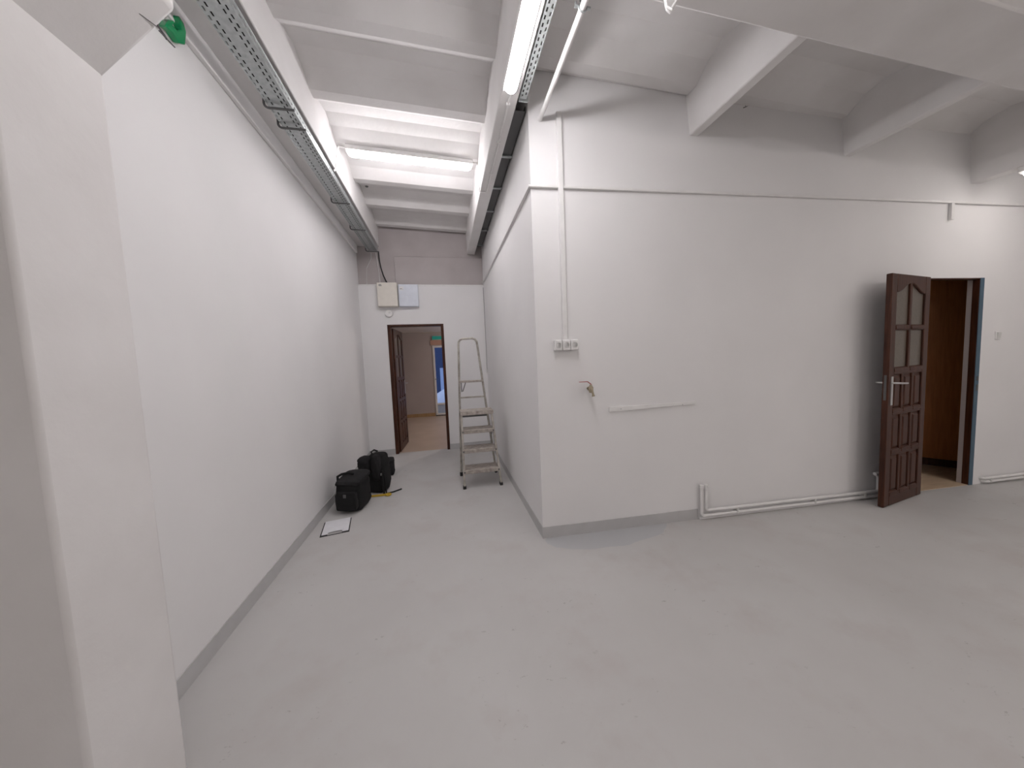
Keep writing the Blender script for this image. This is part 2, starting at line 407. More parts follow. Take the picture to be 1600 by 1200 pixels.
# door_1: at the end of the corridor, opening away
d1o = bpy.data.objects.new('door_1', None); COL.objects.link(d1o); d1o.location = (EX0, YF, 0)
struct(d1o, 'dark brown panelled door opened into the room beyond the corridor')
W1 = EX1 - EX0
MB().box(-0.002, 0.047, -0.006, 0.122, 0, EZ - 0.03).box(W1 - 0.043, W1 + 0.002, -0.006, 0.122, 0, EZ - 0.03).box(-0.002, W1 + 0.002, -0.006, 0.122, EZ - 0.03, EZ + 0.001).build('frame', M['brownwood'], d1o, bevel=0.004)
hinge = Vector((EX0 + 0.052, YF + 0.10)); fr1 = Vector((-0.752, 6.36)); dv = hinge - fr1
l1 = door_leaf(d1o, dv.length, 2.035, 1)
l1.location = (fr1.x - EX0, fr1.y - YF, 0.008); l1.rotation_euler = (0, 0, math.atan2(dv.y, dv.x))

# ------------------------------------------------------------------ room beyond the end door
Y2 = 9.30
struct(MB().box(-3.2, 2.6, 5.62, 9.42, -0.12, 0.0).build('floor_beyond', M['tilefloor']))
struct(MB().box(-3.2, 2.6, 5.68, 9.3, 2.30, 2.4).build('ceiling_beyond', M['white']))
DO0, DO1, DOZ = -0.300, 0.62, 1.93
struct(MB().box(-3.2, DO0, Y2, Y2 + 0.12, 0, 2.3).box(DO1, 2.6, Y2, Y2 + 0.12, 0, 2.3).box(DO0, DO1, Y2, Y2 + 0.12, DOZ, 2.3).build('wall_beyond', M['greywall']))
struct(MB().box(-3.3, -3.2, 5.6, 9.4, 0, 2.3).build('wall_beyond_left', M['greywall']))
struct(MB().box(2.6, 2.7, 5.6, 9.4, 0, 2.3).build('wall_beyond_right', M['greywall']))
struct(MB().box(-3.2, -1.4, 5.69, 5.7, 0, 2.3).build('wall_beyond_near', M['greywall']))
struct(MB().box(-3.2, DO0 - 0.02, Y2 - 0.015, Y2, 0, 0.09).build('baseboard_beyond', M['ochre']))
struct(MB().box(DO0 - 0.05, DO1 + 0.05, Y2 - 0.02, Y2, DOZ + 0.02, 2.085).build('trim_11', M['salmon']), 'salmon coloured lintel above the glazed door')
d3 = bpy.data.objects.new('door_3', None); COL.objects.link(d3); d3.location = (DO0, Y2, 0)
struct(d3, 'white framed glazed outer door at the far end')
W3 = DO1 - DO0
MB().box(0, 0.055, -0.02, 0.06, 0.02, DOZ).box(W3 - 0.055, W3, -0.02, 0.06, 0.02, DOZ).box(0.055, W3 - 0.055, -0.02, 0.06, DOZ - 0.05, DOZ).box(0.055, W3 - 0.055, -0.02, 0.06, 0.30, 0.35).box(0.055, W3 - 0.055, -0.02, 0.06, 0.02, 0.07).build('frame', M['plastic'], d3, bevel=0.004)
MB().box(0.055, W3 - 0.055, 0.0, 0.03, 0.07, 0.30).build('kick_panel', M['palepanel'], d3)
MB().box(0.055, W3 - 0.055, 0.015, 0.021, 0.35, DOZ - 0.05).build('pane', M['clear'], d3)
MB().box(0, W3, -0.03, 0.02, 0.0, 0.018).build('threshold', M['rubber'], d3)
MB().tube([(0.03, -0.02, 1.02), (0.03, -0.06, 1.02), (0.11, -0.06, 1.02)], 0.009, 8).build('handle', M['darksteel'], d3)
t = thing('exit_sign', 'teal exit sign box above the glazed door in the far room', 'sign', (-0.10, Y2, 2.14))
MB().box(-0.2, 0.2, -0.045, 0, -0.055, 0.055).build('housing', M['frost'], t, bevel=0.005)
MB().box(-0.19, 0.19, -0.048, -0.045, -0.048, 0.048).build('face', M['teal'], t)
# outdoors, seen through the glass
struct(MB().box(-8, 12, 9.42, 26, -0.25, -0.15).build('ground', M['snow']))
bd = MB().box(-6, 10, 18, 18.5, -0.15, 6).build('building', M['navy']); tag(bd, 'dark blue facade across the yard, seen through the glazed door', 'building')
bd2 = MB().box(-0.20, 0.9, 14.0, 14.06, 0.1, 1.25).box(-0.15, -0.10, 14.0, 14.06, -0.2, 0.1).box(0.8, 0.85, 14.0, 14.06, -0.2, 0.1).build('fence_panel', M['palepanel']); tag(bd2, 'pale blue board fence panel standing in the snowy yard', 'fence')
sn = MB().lathe([(0.75, -0.15), (0.72, 0.15), (0.60, 0.36), (0.40, 0.48), (0.15, 0.53), (0.01, 0.54)], (0.28, 12.2, 0), 'z', 24).build('car_mound', M['snow'], smooth=True)  # plain mound in place of a white parked car
tag(sn, 'rounded white mound standing in for a snowy car just outside the glazed door', 'snow')

# ------------------------------------------------------------------ space behind the right-hand doorway
struct(MB().hexa([(4.40, 2.42, -0.1), (5.2, 2.386, -0.1), (8.1, 2.40, -0.1), (8.1, 5.5, -0.1), (4.40, 2.42, 0.002), (5.2, 2.386, 0.002), (8.1, 2.40, 0.002), (8.1, 5.5, 0.002)]).build('floor_side_room', M['oakfloor']))
struct(MB().box(0.83, 8.2, 5.5, 5.6, 0, 2.6).build('wall_side_room_back', M['greywall']))
struct(MB().box(8.1, 8.2, 2.3, 5.6, 0, 2.6).build('wall_side_room_right', M['greywall']))
struct(MB().hexa([(0.85, 2.62, 2.5), (8.2, 2.26, 2.5), (8.2, 5.6, 2.5), (0.85, 5.6, 2.5), (0.85, 2.62, 2.6), (8.2, 2.26, 2.6), (8.2, 5.6, 2.6), (0.85, 5.6, 2.6)]).build('ceiling_side_room', M['white']))
struct(MB().box(0.85, 8.1, 2.66, 5.5, -0.1, 0.001).build('floor_side_room_2', M['oakfloor']))
t = thing('wardrobe', 'orange brown wooden wardrobe side standing inside the right-hand doorway', 'wardrobe', (5.50, 2.86, 0))
pa, pb = Vector((0, 0, 0)), Vector((0.30, -0.44, 0)); dd = (pb - pa).normalized(); nn = Vector((-dd.y, dd.x, 0))
q = nn * 0.45
MB().hexa([pa + Vector((0, 0, .09)), pb + Vector((0, 0, .09)), pb + q + Vector((0, 0, .09)), pa + q + Vector((0, 0, .09)), pa + Vector((0, 0, 2.3)), pb + Vector((0, 0, 2.3)), pb + q + Vector((0, 0, 2.3)), pa + q + Vector((0, 0, 2.3))]).build('carcass', M['orangewood'], t, bevel=0.004)
i = nn * 0.02
MB().hexa([pa + i, pb + i, pb + q, pa + q, pa + i + Vector((0, 0, .09)), pb + i + Vector((0, 0, .09)), pb + q + Vector((0, 0, .09)), pa + q + Vector((0, 0, .09))]).build('plinth', M['brownwood'], t)
MB().bar(pa + nn * 0.0 - dd * 0.012 + Vector((0, 0, 0.09)), pa - dd * 0.012 + Vector((0, 0, 1.93)), 0.024, 0.05, nn).build('edge_strip', M['brownwood'], t)

# ------------------------------------------------------------------ fluorescent lamps
def lamp(loc, rz, L, label, mat='lamp'):
    t = thing('ceiling_light', label, 'ceiling light', loc, rz, 'fluorescent ceiling lights')
    MB().box(-L / 2 - 0.015, L / 2 + 0.015, -0.046, 0.046, -0.045, 0).build('base', M['plastic'], t, bevel=0.005)
    d = MB(); r = 0.040; pts = []; rad = []
    for x, q in ((-L / 2, 0.3), (-L / 2 + 0.006, 0.62), (-L / 2 + 0.018, 0.87), (-L / 2 + 0.036, 1.0), (L / 2 - 0.036, 1.0), (L / 2 - 0.018, 0.87), (L / 2 - 0.006, 0.62), (L / 2, 0.3)):
        pts.append((x, 0, -0.050)); rad.append(r * q)
    d.tube(pts, rad, 16).build('diffuser', M[mat], t, smooth=True)
    for sx in (-1, 1):
        MB().box(sx * L / 2 - 0.012, sx * L / 2 + 0.012, -0.03, 0.03, -0.052, -0.015).build('end_clip', M['plastic'], t, bevel=0.003)
    return t
zl = zr(-0.2)
l = lamp((-0.21, 3.609, zr(-0.21)), 0, 1.20, 'lit fluorescent tube light across the corridor ceiling', 'lamp_soft')
l.rotation_euler = (0, 0.043, 0)
lamp((0.508, 1.58, 3.225), math.pi / 2, 1.22, 'lit fluorescent tube light along the beam above the corridor mouth')
lamp((4.985, 1.40, 2.925), math.pi / 2, 1.22, 'lit fluorescent tube light cut off by the right edge', 'lamp_warm')
REAR_FILL = [(0.508, -2.2, 3.225, 'on the corridor beam'), (4.99, -0.9, 2.955, 'on the third beam'), (3.54, -1.6, 3.10, 'on the second right-hand beam'), (4.99, -3.3, 2.955, 'at the rear of the third beam')]  # unseen tubes added behind the viewpoint as fill light
for x, y, z, wh in REAR_FILL:
    lamp((x, y, z), math.pi / 2, 1.22, 'added fill tube light, unseen behind the viewpoint, ' + wh, 'fill_rear')
lamp((1.55, 7.6, 2.30), 0.0, 0.6, 'short added fill tube, unseen on the ceiling of the room beyond the end door', 'fill_far')  # out-of-view tube added to lift the dim far room

def cord(name, pts, r, mat, label, cat='cable', n=8):
    o = MB().tube(pts, r, n).build(name, M[mat], smooth=True); return tag(o, label, cat)
cord('lamp_conduit', [(-0.83, 3.60, zr(-.83) - 0.012), (-0.885, 3.60, zr(-.88) - 0.012), (-0.898, 3.60, zr(-.9) - 0.04), (-0.898, 3.50, 3.33), (-0.898, 3.47, 3.30), (-0.91, 3.45, 3.27)], 0.008, 'plastic', 'thin white conduit bent from the corridor lamp down to the left tray', 'conduit')
cord('lamp_conduit', [(0.41, 3.61, zr(.4) - 0.012), (0.445, 3.61, zr(.4) - 0.012), (0.456, 3.61, zr(.4) - 0.04), (0.456, 3.58, 3.34), (0.455, 3.57, 3.23), (0.47, 3.565, 3.214), (0.52, 3.56, 3.216)], 0.008, 'plastic', 'thin white conduit from the corridor lamp down to the right beam', 'conduit')
o = MB().tube([(0.53, 2.21, 3.218), (0.53, 3.54, 3.218)], 0.007, 8)
for y in (2.35, 2.75, 3.2): o.box(0.518, 0.542, y, y + 0.012, 3.208, 3.225)
tag(o.build('lamp_conduit', M['plastic']), 'thin white conduit clipped along the beam soffit behind its lamp', 'conduit')

# ------------------------------------------------------------------ perforated cable trays
def perforated(rows, x0, x1, y0, y1, z, pitch, slot, sw):
    """flat strip in xy at height z with slots cut in rows at the given x"""
    b = MB(); edges = [x0]
    for r in rows: edges += [r - sw / 2, r + sw / 2]
    edges.append(x1)
    n = int((y1 - y0) / pitch)
    for i in range(0, len(edges) - 1, 2):
        b.add([(edges[i], y0, z), (edges[i + 1], y0, z), (edges[i + 1], y1, z), (edges[i], y1, z)], [(0, 1, 2, 3)])
    for k, r in enumerate(rows):
        off = pitch * 0.5 * (k % 2)
        cur = y0
        for j in range(n):
            s0 = y0 + off + j * pitch + 0.3 * pitch; s1 = s0 + slot
            if s1 > y1: break
            b.add([(r - sw / 2, cur, z), (r + sw / 2, cur, z), (r + sw / 2, s0, z), (r - sw / 2, s0, z)], [(0, 1, 2, 3)]); cur = s1
        b.add([(r - sw / 2, cur, z), (r + sw / 2, cur, z), (r + sw / 2, y1, z), (r - sw / 2, y1, z)], [(0, 1, 2, 3)])
    return b
def swap_side(b, x, z0):   # turn a flat strip (x=height) into an upright side at x
    b.v = [(x, q[1], z0 + q[0]) for q in b.v]; return b
def thick(o, t=0.0012):
    s = o.modifiers.new('t', 'SOLIDIFY'); s.thickness = t; s.offset = 0; return o

t = thing('cable_tray', 'long galvanised perforated cable tray under the left beam', 'cable tray', (-0.98, 3.5, 3.20))
ya, yb = -2.4, 2.02
thick(perforated((-0.060, -0.038, 0.028, 0.050), -0.072, 0.072, ya, yb, 0, 0.044, 0.024, 0.008).build('tray_base', M['galv'], t))
for sx in (-0.072, 0.072):
    thick(swap_side(perforated((0.026,), 0.0, 0.05, ya, yb, 0, 0.044, 0.022, 0.009), sx, 0).build('side_rail', M['galv'], t))
    MB().tube([(sx, ya, 0.05), (sx, yb, 0.05)], 0.003, 6).build('rolled_edge', M['galv'], t)
for cx_ in (-0.052, -0.028, -0.003, 0.022, 0.048):
    MB().tube([(cx_, ya, 0.014), (cx_ + 0.004, 0, 0.013), (cx_, yb - 0.05, 0.014)], 0.0115, 8).build('cable', M['rubber'], t, smooth=True)
for y in (-0.935, -0.745, 0.39, 1.10, 1.93):
    pts = [(0.09, y, -0.022), (-0.062, y, -0.022)] + arc((-0.062, y, 0.006), 0.028, 270, 180, 5, 'xz') + [(-0.09, y, 0.11)]
    MB().tube(pts, 0.0075, 8).build('bracket', M['darksteel'], t, smooth=True)
t = thing('cable_tray', 'narrow perforated cable tray beside the lit beam at top centre', 'cable tray', (0.630, 1.9, 3.243))
ya, yb = -2.5, 0.43
thick(perforated((-0.012, 0.011), -0.024, 0.024, ya, yb, 0, 0.04, 0.022, 0.009).build('tray_base', M['galv'], t))
MB().tube([(0, ya, 0.016), (0, yb - 0.03, 0.016)], 0.014, 8).build('cable', M['rubber'], t, smooth=True)
for sx in (-0.024, 0.024):
    thick(swap_side(perforated((0.022,), 0.0, 0.04, ya, yb, 0, 0.04, 0.022, 0.009), sx, 0).build('side_rail', M['galv'], t))
MB().box(-0.026, 0.040, 0.44, 0.45, -0.008, 0.03).build('end_bracket', M['galv'], t)
t = thing('cable_tray', 'tray run in the gap between right beam and partition, coloured dark for its shade', 'cable tray', (0.648, 4.0, 3.30))
MB().box(-0.05, 0.05, -1.48, 1.45, 0, 0.003).box(-0.05, -0.047, -1.48, 1.45, 0, 0.04).box(0.047, 0.05, -1.48, 1.45, 0, 0.04).build('tray_base', M['darksteel'], t)  # dark steel colour carries the shade inside the gap
for y in (-0.95, -0.4, 0.15, 0.75, 1.35):
    MB().box(-0.054, 0.058, y, y + 0.03, -0.012, -0.001).build('bracket', M['galv'], t)

# ------------------------------------------------------------------ electrical things on the end wall
def cabinet(loc, wd, ht, dp, mat, label, name):
    t = thing(name, label, 'electrical box', loc)
    MB().box(0, wd, -dp, 0, 0, ht).build('housing', M[mat], t, bevel=0.004)
    MB().box(0.004, wd - 0.004, -dp - 0.012, -dp - 0.001, 0.004, ht - 0.004).build('door', M[mat], t, bevel=0.003)
    return t
t = cabinet((-0.955, YF - 0.001, 2.362), 0.296, 0.365, 0.095, 'cream', 'cream electrical distribution box above the end door, left of the pair', 'distribution_box')
MB().box(0.03, 0.07, -0.109, -0.107, 0.325, 0.335).box(0.03, 0.075, -0.109, -0.107, 0.308, 0.318).build('label_print', M['ink'], t)
t = cabinet((-0.645, YF - 0.001, 2.364), 0.298, 0.345, 0.06, 'bluewhite', 'pale bluish metal electrical box, right of the pair above the end door', 'distribution_box')
MB().box(0.02, 0.08, -0.074, -0.072, 0.25, 0.31).build('sticker', M['paper'], t)
MB().box(0.025, 0.06, -0.0755, -0.074, 0.268, 0.276).box(0.068, 0.074, -0.0755, -0.074, 0.256, 0.262).build('label_print', M['ink'], t)
t = thing('alarm_sounder', 'round white sounder just below the cream electrical box', 'alarm', (-0.815, YF, 2.263))
MB().lathe([(0.060, 0), (0.060, -0.018), (0.052, -0.034), (0.020, -0.040)], (0, 0, 0), 'y', 28).build('body', M['plastic'], t, smooth=True)
MB().lathe([(0.016, -0.040), (0.014, -0.046)], (0.012, 0, 0.012), 'y', 14).build('grille', M['frost'], t)
cord('power_cable', [(-0.905, 5.530, 3.215), (-0.905, 5.532, 3.17), (-0.90, 5.525, 3.08), (-0.885, 5.52, 2.97), (-0.855, 5.51, 2.85), (-0.825, 5.505, 2.77), (-0.805, 5.505, 2.729)], 0.010, 'rubber', 'black cable drooping from the left tray into the cream electrical box')
cord('thin_wire', [(-1.02, 5.56, 3.2), (-1.03, 5.59, 3.12), (-1.11, 5.612, 2.98), (-1.125, 5.612, 2.725)], 0.005, 'frost', 'thin grey wire falling from the tray end near the left wall', 'wire')
cord('thin_wire', [(-0.95, 5.56, 3.2), (-0.945, 5.60, 3.10), (-0.93, 5.612, 2.90), (-0.925, 5.612, 2.725)], 0.005, 'plastic', 'thin white wire falling beside the black cable', 'wire')
t = thing('hanging_cord', 'thin grey cord hanging down the far right corner of the corridor', 'cord', (0.697, 5.52, 1.27))
MB().tube([(0, 0.02, 1.40), (0.002, 0.01, 0.8), (0.0, 0.0, 0.04)], 0.0045, 6).build('cord', M['cordgrey'], t)
MB().box(-0.012, 0.010, -0.014, 0.012, -0.02, 0.045).build('plug', M['frost'], t, bevel=0.003)

# ------------------------------------------------------------------ wiring on the partitions
def wall_thing(name, label, cat, x, z, d=0.0): return thing(name, label, cat, wpt(x, d, z), ANG)
o = MB().box(0, wu(8.0), -0.022, 0, 0, 0.018).build('conduit', M['plastic'], bevel=0.003); o.location = (XR, YC, 2.733); o.rotation_euler = (0, 0, ANG)
tag(o, 'long white mini trunking running across the front partition above the door', 'trunking')
o = MB().box(XR - 0.022, XR, YC - 0.022, YF - 0.01, 2.733, 2.751).build('conduit', M['plastic'], bevel=0.003)
tag(o, 'white mini trunking running down the corridor side of the partition', 'trunking')
t = wall_thing('conduit', 'short white trunking drop below the long run, above right door', 'trunking', 4.70, 2.585)
MB().box(-0.018, 0.018, -0.024, 0, 0, 0.148).build('duct', M['plastic'], t, bevel=0.003)
t = wall_thing('wall_trunking', 'tall white vertical trunking dropping from the ceiling to the sockets', 'trunking', 0.936, 1.592)
MB().box(-0.020, 0.020, -0.026, 0, 0, 1.69).build('duct', M['plastic'], t, bevel=0.004)
MB().box(0.0205, 0.024, -0.012, 0, 0, 1.69).build('seam', M['frost'], t)
t = wall_thing('socket_block', 'row of three white surface sockets at the foot of the vertical trunking', 'socket', 0.938, 1.508)
for k in (-1, 0, 1):
    s = MB().box(k * 0.0655 - 0.031, k * 0.0655 + 0.031, -0.048, 0, 0, 0.084).build('socket', M['plastic'], t, bevel=0.010, seg=3)
    MB().lathe([(0.023, -0.048), (0.023, -0.050), (0.019, -0.050), (0.018, -0.047)], (k * 0.0655, 0, 0.042), 'y', 18).build('socket_ring', M['frost'], s, smooth=True)
t = wall_thing('light_switch', 'small white light switch right of the right-hand doorway', 'light switch', 5.375, 1.455)
MB().box(-0.032, 0.032, -0.010, 0, 0, 0.082).build('plate', M['plastic'], t, bevel=0.003)
MB().hexa([(-0.022, -0.010, 0.012), (0.022, -0.010, 0.012), (0.022, -0.010, 0.070), (-0.022, -0.010, 0.070), (-0.022, -0.013, 0.012), (0.022, -0.013, 0.012), (0.022, -0.018, 0.070), (-0.022, -0.018, 0.070)]).build('rocker', M['frost'], t)
t = wall_thing('wall_batten', 'thin white batten screwed to the partition right of the tap', 'batten', 1.291, 1.0)
Lb = wu(2.062) - wu(1.291)
MB().hexa([(0, -0.014, -0.004), (Lb, -0.014, 0.016), (Lb, 0, 0.016), (0, 0, -0.004), (0, -0.014, 0.037), (Lb, -0.014, 0.038), (Lb, 0, 0.038), (0, 0, 0.037)]).build('strip', M['plastic'], t, bevel=0.002)
for x in (0.10, Lb - 0.12): MB().lathe([(0.005, -0.014), (0.004, -0.0165)], (x, 0, 0.018), 'y', 10).build('screw', M['galv'], t)
# tap
t = wall_thing('water_tap', 'small metal wall tap with a red lever below the sockets', 'tap', 1.112, 1.20)
MB().tube([(0.006, 0, 0), (0.006, -0.075, 0)], 0.011, 12).tube([(0.006, -0.020, 0), (0.006, -0.030, 0)], 0.017, 6).build('inlet', M['brass'], t, smooth=False)
MB().lathe([(0.014, -0.03), (0.019, -0.012), (0.019, 0.012), (0.012, 0.022), (0.008, 0.034)], (0.006, -0.062, 0), 'z', 14).build('body', M['brass'], t, smooth=True)
MB().tube([(0.006, -0.055, 0)] + arc((0.006, -0.07, -0.02), 0.02, 90, 180, 4, 'yz') + [(0.012, -0.092, -0.048)], 0.009, 12).tube([(0.012, -0.092, -0.046), (0.013, -0.092, -0.056)], 0.012, 12).build('spout', M['brass'], t, smooth=True)
MB().bar((0.008, -0.062, 0.036), (-0.020, -0.062, 0.058), 0.018, 0.004).bar((-0.018, -0.062, 0.058), (-0.088, -0.062, 0.058), 0.018, 0.004).build('lever', M['red'], t)

# ------------------------------------------------------------------ heating pipes along the skirting
def U(x): return wu(x)
t = thing('heating_pipe', 'pair of white heating pipes along the skirting left of the open door', 'pipe', (XR, YC, 0), ANG)
p0, p1 = U(2.108), U(2.150)
MB().tube([(p0, -0.03, 0.295), (p0, -0.03, 0.065)] + arc((p0 + 0.025, -0.03, 0.065), 0.025, 180, 270, 5, 'xz') + [(U(4.10), -0.03, 0.028)], 0.0135, 10).build('lower_pipe', M['plastic'], t, smooth=True)
MB().tube([(p1, -0.03, 0.295), (p1, -0.03, 0.110)] + arc((p1 + 0.025, -0.03, 0.110), 0.025, 180, 270, 5, 'xz') + [(U(4.10), -0.03, 0.070)], 0.0135, 10).build('upper_pipe', M['plastic'], t, smooth=True)
for p in (p0, p1):
    MB().tube([(p, -0.03, 0.285), (p, -0.03, 0.312)], 0.018, 8).build('end_cap', M['plastic'], t)
MB().tube([(U(3.955), -0.03, 0.072), (U(3.955), -0.03, 0.20), (U(3.935), -0.03, 0.235)], 0.011, 8).tube([(U(3.915), -0.03, 0.24), (U(3.965), -0.03, 0.24)], 0.016, 8).build('riser', M['plastic'], t, smooth=True)
for x in (2.45, 3.25, 3.8):
    MB().box(U(x) - 0.008, U(x) + 0.008, -0.046, 0, 0.026, 0.074).build('pipe_clip', M['frost'], t, bevel=0.002)
b = MB().box(U(2.10), DX0 - 0.002, -0.02, 0, 0, 0.02).build('baseboard_pipe', M['white'], bevel=0.004); b.location = (XR, YC, 0); b.rotation_euler = (0, 0, ANG); struct(b)
t = thing('heating_pipe', 'pair of white heating pipes along the skirting right of the doorway', 'pipe', (XR, YC, 0), ANG)
for nm, z, x in (('lower_pipe', 0.030, 5.285), ('upper_pipe', 0.064, 5.262)):
    MB().tube([(U(x), -0.0, z), (U(x), -0.018, z)] + arc((U(x) + 0.012, -0.018, z), 0.012, 180, 270, 4, 'xy') + [(U(7.9), -0.030, z)], 0.0135, 10).build(nm, M['plastic'], t, smooth=True)
for x in (5.33, 6.2): MB().box(U(x) - 0.008, U(x) + 0.008, -0.046, 0, 0.026, 0.07).build('pipe_clip', M['frost'], t, bevel=0.002)

# ------------------------------------------------------------------ pipes at the ceiling
t = thing('ceiling_pipe', 'white pipe running under the ceiling into the partition corner', 'pipe', (0.795, 2.0, 3.222))
MB().tube([(-0.01, -0.45, -0.004), (0, 0.48, 0.004)], 0.0165, 12).build('pipe', M['plastic'], t, smooth=True)
cl = MB().tube(arc((-0.008, -0.315, 0), 0.021, 0, 360, 16, 'xz'), 0.005, 6).box(0.014, 0.034, -0.321, -0.309, -0.004, 0.004).box(-0.052, -0.028, -0.321, -0.309, -0.004, 0.004)
cl.tube([(-0.045, -0.315, 0.0), (-0.045, -0.315, 0.02)], 0.006, 8).build('clamp', M['galv'], t, smooth=True)
MB().tube([(-0.02, -0.315, 0.02), (-0.02, -0.315, 0.40)], 0.004, 6).build('hanger_rod', M['darksteel'], t)
t = thing('pipe_hook', 'white bent bracket hanging from the girder at top right of centre', 'bracket', (1.145, 1.50, 3.165))
MB().prism([(-0.045, 0.0), (0.045, 0.0), (0.028, -0.06), (-0.008, -0.115), (-0.03, -0.10), (-0.042, -0.05)], -0.02, -0.012, 'y').build('plate', M['plastic'], t, bevel=0.003)
MB().tube([(0.04, -0.02, 0), (0.02, -0.035, -0.06), (-0.012, -0.03, -0.105), (-0.03, -0.02, -0.09), (-0.042, -0.015, 0)], 0.007, 8).build('hook', M['plastic'], t, smooth=True)

# ------------------------------------------------------------------ green emergency lamp on the left wall
t = thing('emergency_light', 'green and frosted emergency light high on the left wall behind the column bracket', 'emergency light', (XL, 2.10, 3.14))
ox, oz = 2.04, 3.14
poly = [(1.948, 3.083), (1.996, 3.098), (2.037, 3.087), (2.075, 3.112), (2.093, 3.187), (2.081, 3.221), (2.051, 3.228), (2.034, 3.210), (2.061, 3.174), (2.024, 3.136), (2.000, 3.136), (2.020, 3.160), (2.006, 3.166), (1.975, 3.135)]
pts = [(a - 2.10, b - 3.14) for a, b in poly]
MB().prism(pts, 0.016, 0.050, 'x').build('green_shell', M['green'], t, bevel=0.006, seg=2)
MB().prism([(p[0] * 1.03 + (0.004 if p[0] > -0.08 else -0.006), p[1] * 1.06) for p in pts[:8]] + [(-0.10, 0.01), (-0.135, 0.0)], 0, 0.016, 'x').build('back_plate', M['frost'], t, bevel=0.003)
o = MB().tube([(-0.856, 1.285, 2.555), (-0.842, 1.335, 2.563)], 0.0012, 6).tube([(-0.846, 1.345, 2.562), (-0.837, 1.395, 2.556)], 0.0022, 6).tube([(-0.846, 1.33, 2.58), (-0.842, 1.37, 2.558)], 0.0035, 6).build('loose_wire', M['darksteel'])
tag(o, 'thin dark wire end sticking out of the column bracket', 'wire')

# ------------------------------------------------------------------ step ladder
LX, LY = 0.36, 3.95
t = thing('step_ladder', 'worn aluminium platform step ladder with a tall hoop, right of the end door', 'ladder', (LX, LY, 0))
def L(x, y, z): return (x - LX, y - LY, z)
def fl(z): k = z / 0.86; return (0.150 + 0.012 * k, 3.735 + 0.165 * k)
def frr(z): k = z / 0.86; return (0.576 - 0.060 * k, 3.730 + 0.165 * k)
for f in (fl, frr):
    a, b2 = f(0.025), f(0.85)
    MB().bar(L(a[0], a[1], 0.025), L(b2[0], b2[1], 0.85), 0.024, 0.046, (0, 1, 0)).build('stile', M['alu'], t, bevel=0.003)
    MB().box(a[0] - LX - 0.018, a[0] - LX + 0.018, a[1] - LY - 0.03, a[1] - LY + 0.026, 0, 0.035).build('foot', M['rubber'], t, bevel=0.006)
for z in (0.205, 0.435, 0.655):
    a, b2 = fl(z), frr(z)
    y = a[1] - LY
    s = MB().box(a[0] - LX + 0.010, b2[0] - LX - 0.010, y - 0.02, y + 0.19, z - 0.008, z)
    s.box(a[0] - LX - 0.004, b2[0] - LX + 0.004, y - 0.032, y - 0.020, z - 0.042, z)
    s.build('tread', M['step'], t, bevel=0.003)
    for q in (a, b2):
        MB().lathe([(0.010, -0.036), (0.008, -0.042)], (q[0] - LX + (0.006 if q is a else -0.006), y, z - 0.020), 'y', 10).build('rivet', M['darksteel'], t)
    for q in (a, b2):   # side plates carrying the treads
        MB().box(q[0] - LX - 0.004, q[0] - LX + 0.004, y - 0.01, y + 0.18, z - 0.035, z - 0.004).build('tread_bracket', M['alu'], t)
a, b2 = fl(0.86), frr(0.86)
p = MB().box(a[0] - LX - 0.012, b2[0] - LX + 0.022, a[1] - LY - 0.035, a[1] - LY + 0.19, 0.858, 0.872)
p.box(a[0] - LX - 0.012, b2[0] - LX + 0.022, a[1] - LY - 0.040, a[1] - LY - 0.028, 0.825, 0.872)
p.build('platform', M['step'], t, bevel=0.004)
# rear hoop frame
def rl(z): k = z / 1.70; return (0.135 + 0.045 * k, 4.19 - 0.09 * k)
def rr(z): k = z / 1.70; return (0.585 - 0.180 * k, 4.18 - 0.08 * k)
h = [L(*rl(z), z) for z in (0.02, 0.5, 1.0, 1.5, 1.66)]
a, b2 = rl(1.68), rr(1.68)
h += [L(a[0] + 0.004, a[1], 1.695), L(a[0] + 0.020, a[1], 1.722), L(a[0] + 0.050, a[1], 1.735), L(b2[0] - 0.055, b2[1], 1.739), L(b2[0] - 0.022, b2[1], 1.726), L(b2[0] - 0.004, b2[1], 1.698)]
h += [L(*rr(z), z) for z in (1.66, 1.5, 1.0, 0.5, 0.02)]
MB().tube(h, 0.0135, 10).build('hoop', M['alu'], t, smooth=True)
for f in (rl, rr):
    a = f(0.02); MB().lathe([(0.019, 0), (0.019, 0.045), (0.015, 0.05)], L(a[0], a[1], 0), 'z', 10).build('foot', M['rubber'], t)
for z, w_, hh, mt in ((1.010, 0.012, 0.020, 'alu'), (0.33, 0.012, 0.018, 'alu'), (0.77, 0.012, 0.022, 'darksteel')):
    a, b2 = rl(z), rr(z); MB().bar(L(a[0], a[1], z), L(b2[0], b2[1], z), w_, hh).build('rung', M[mt], t, bevel=0.002)
a, b2 = rl(1.215), rr(1.215)
MB().box(a[0] - LX - 0.005, b2[0] - LX + 0.005, a[1] - LY - 0.05, a[1] - LY + 0.012, 1.198, 1.224).build('tool_tray', M['step'], t, bevel=0.004)
MB().tube([L(a[0] + 0.022, a[1] - 0.03, 1.20), L(a[0] + 0.024, a[1] - 0.03, 1.085)], 0.006, 6).tube([L(a[0] + 0.075, a[1] - 0.03, 1.20), L(a[0] + 0.036, a[1] - 0.03, 1.09)], 0.006, 6).build('tool_hook', M['darksteel'], t)
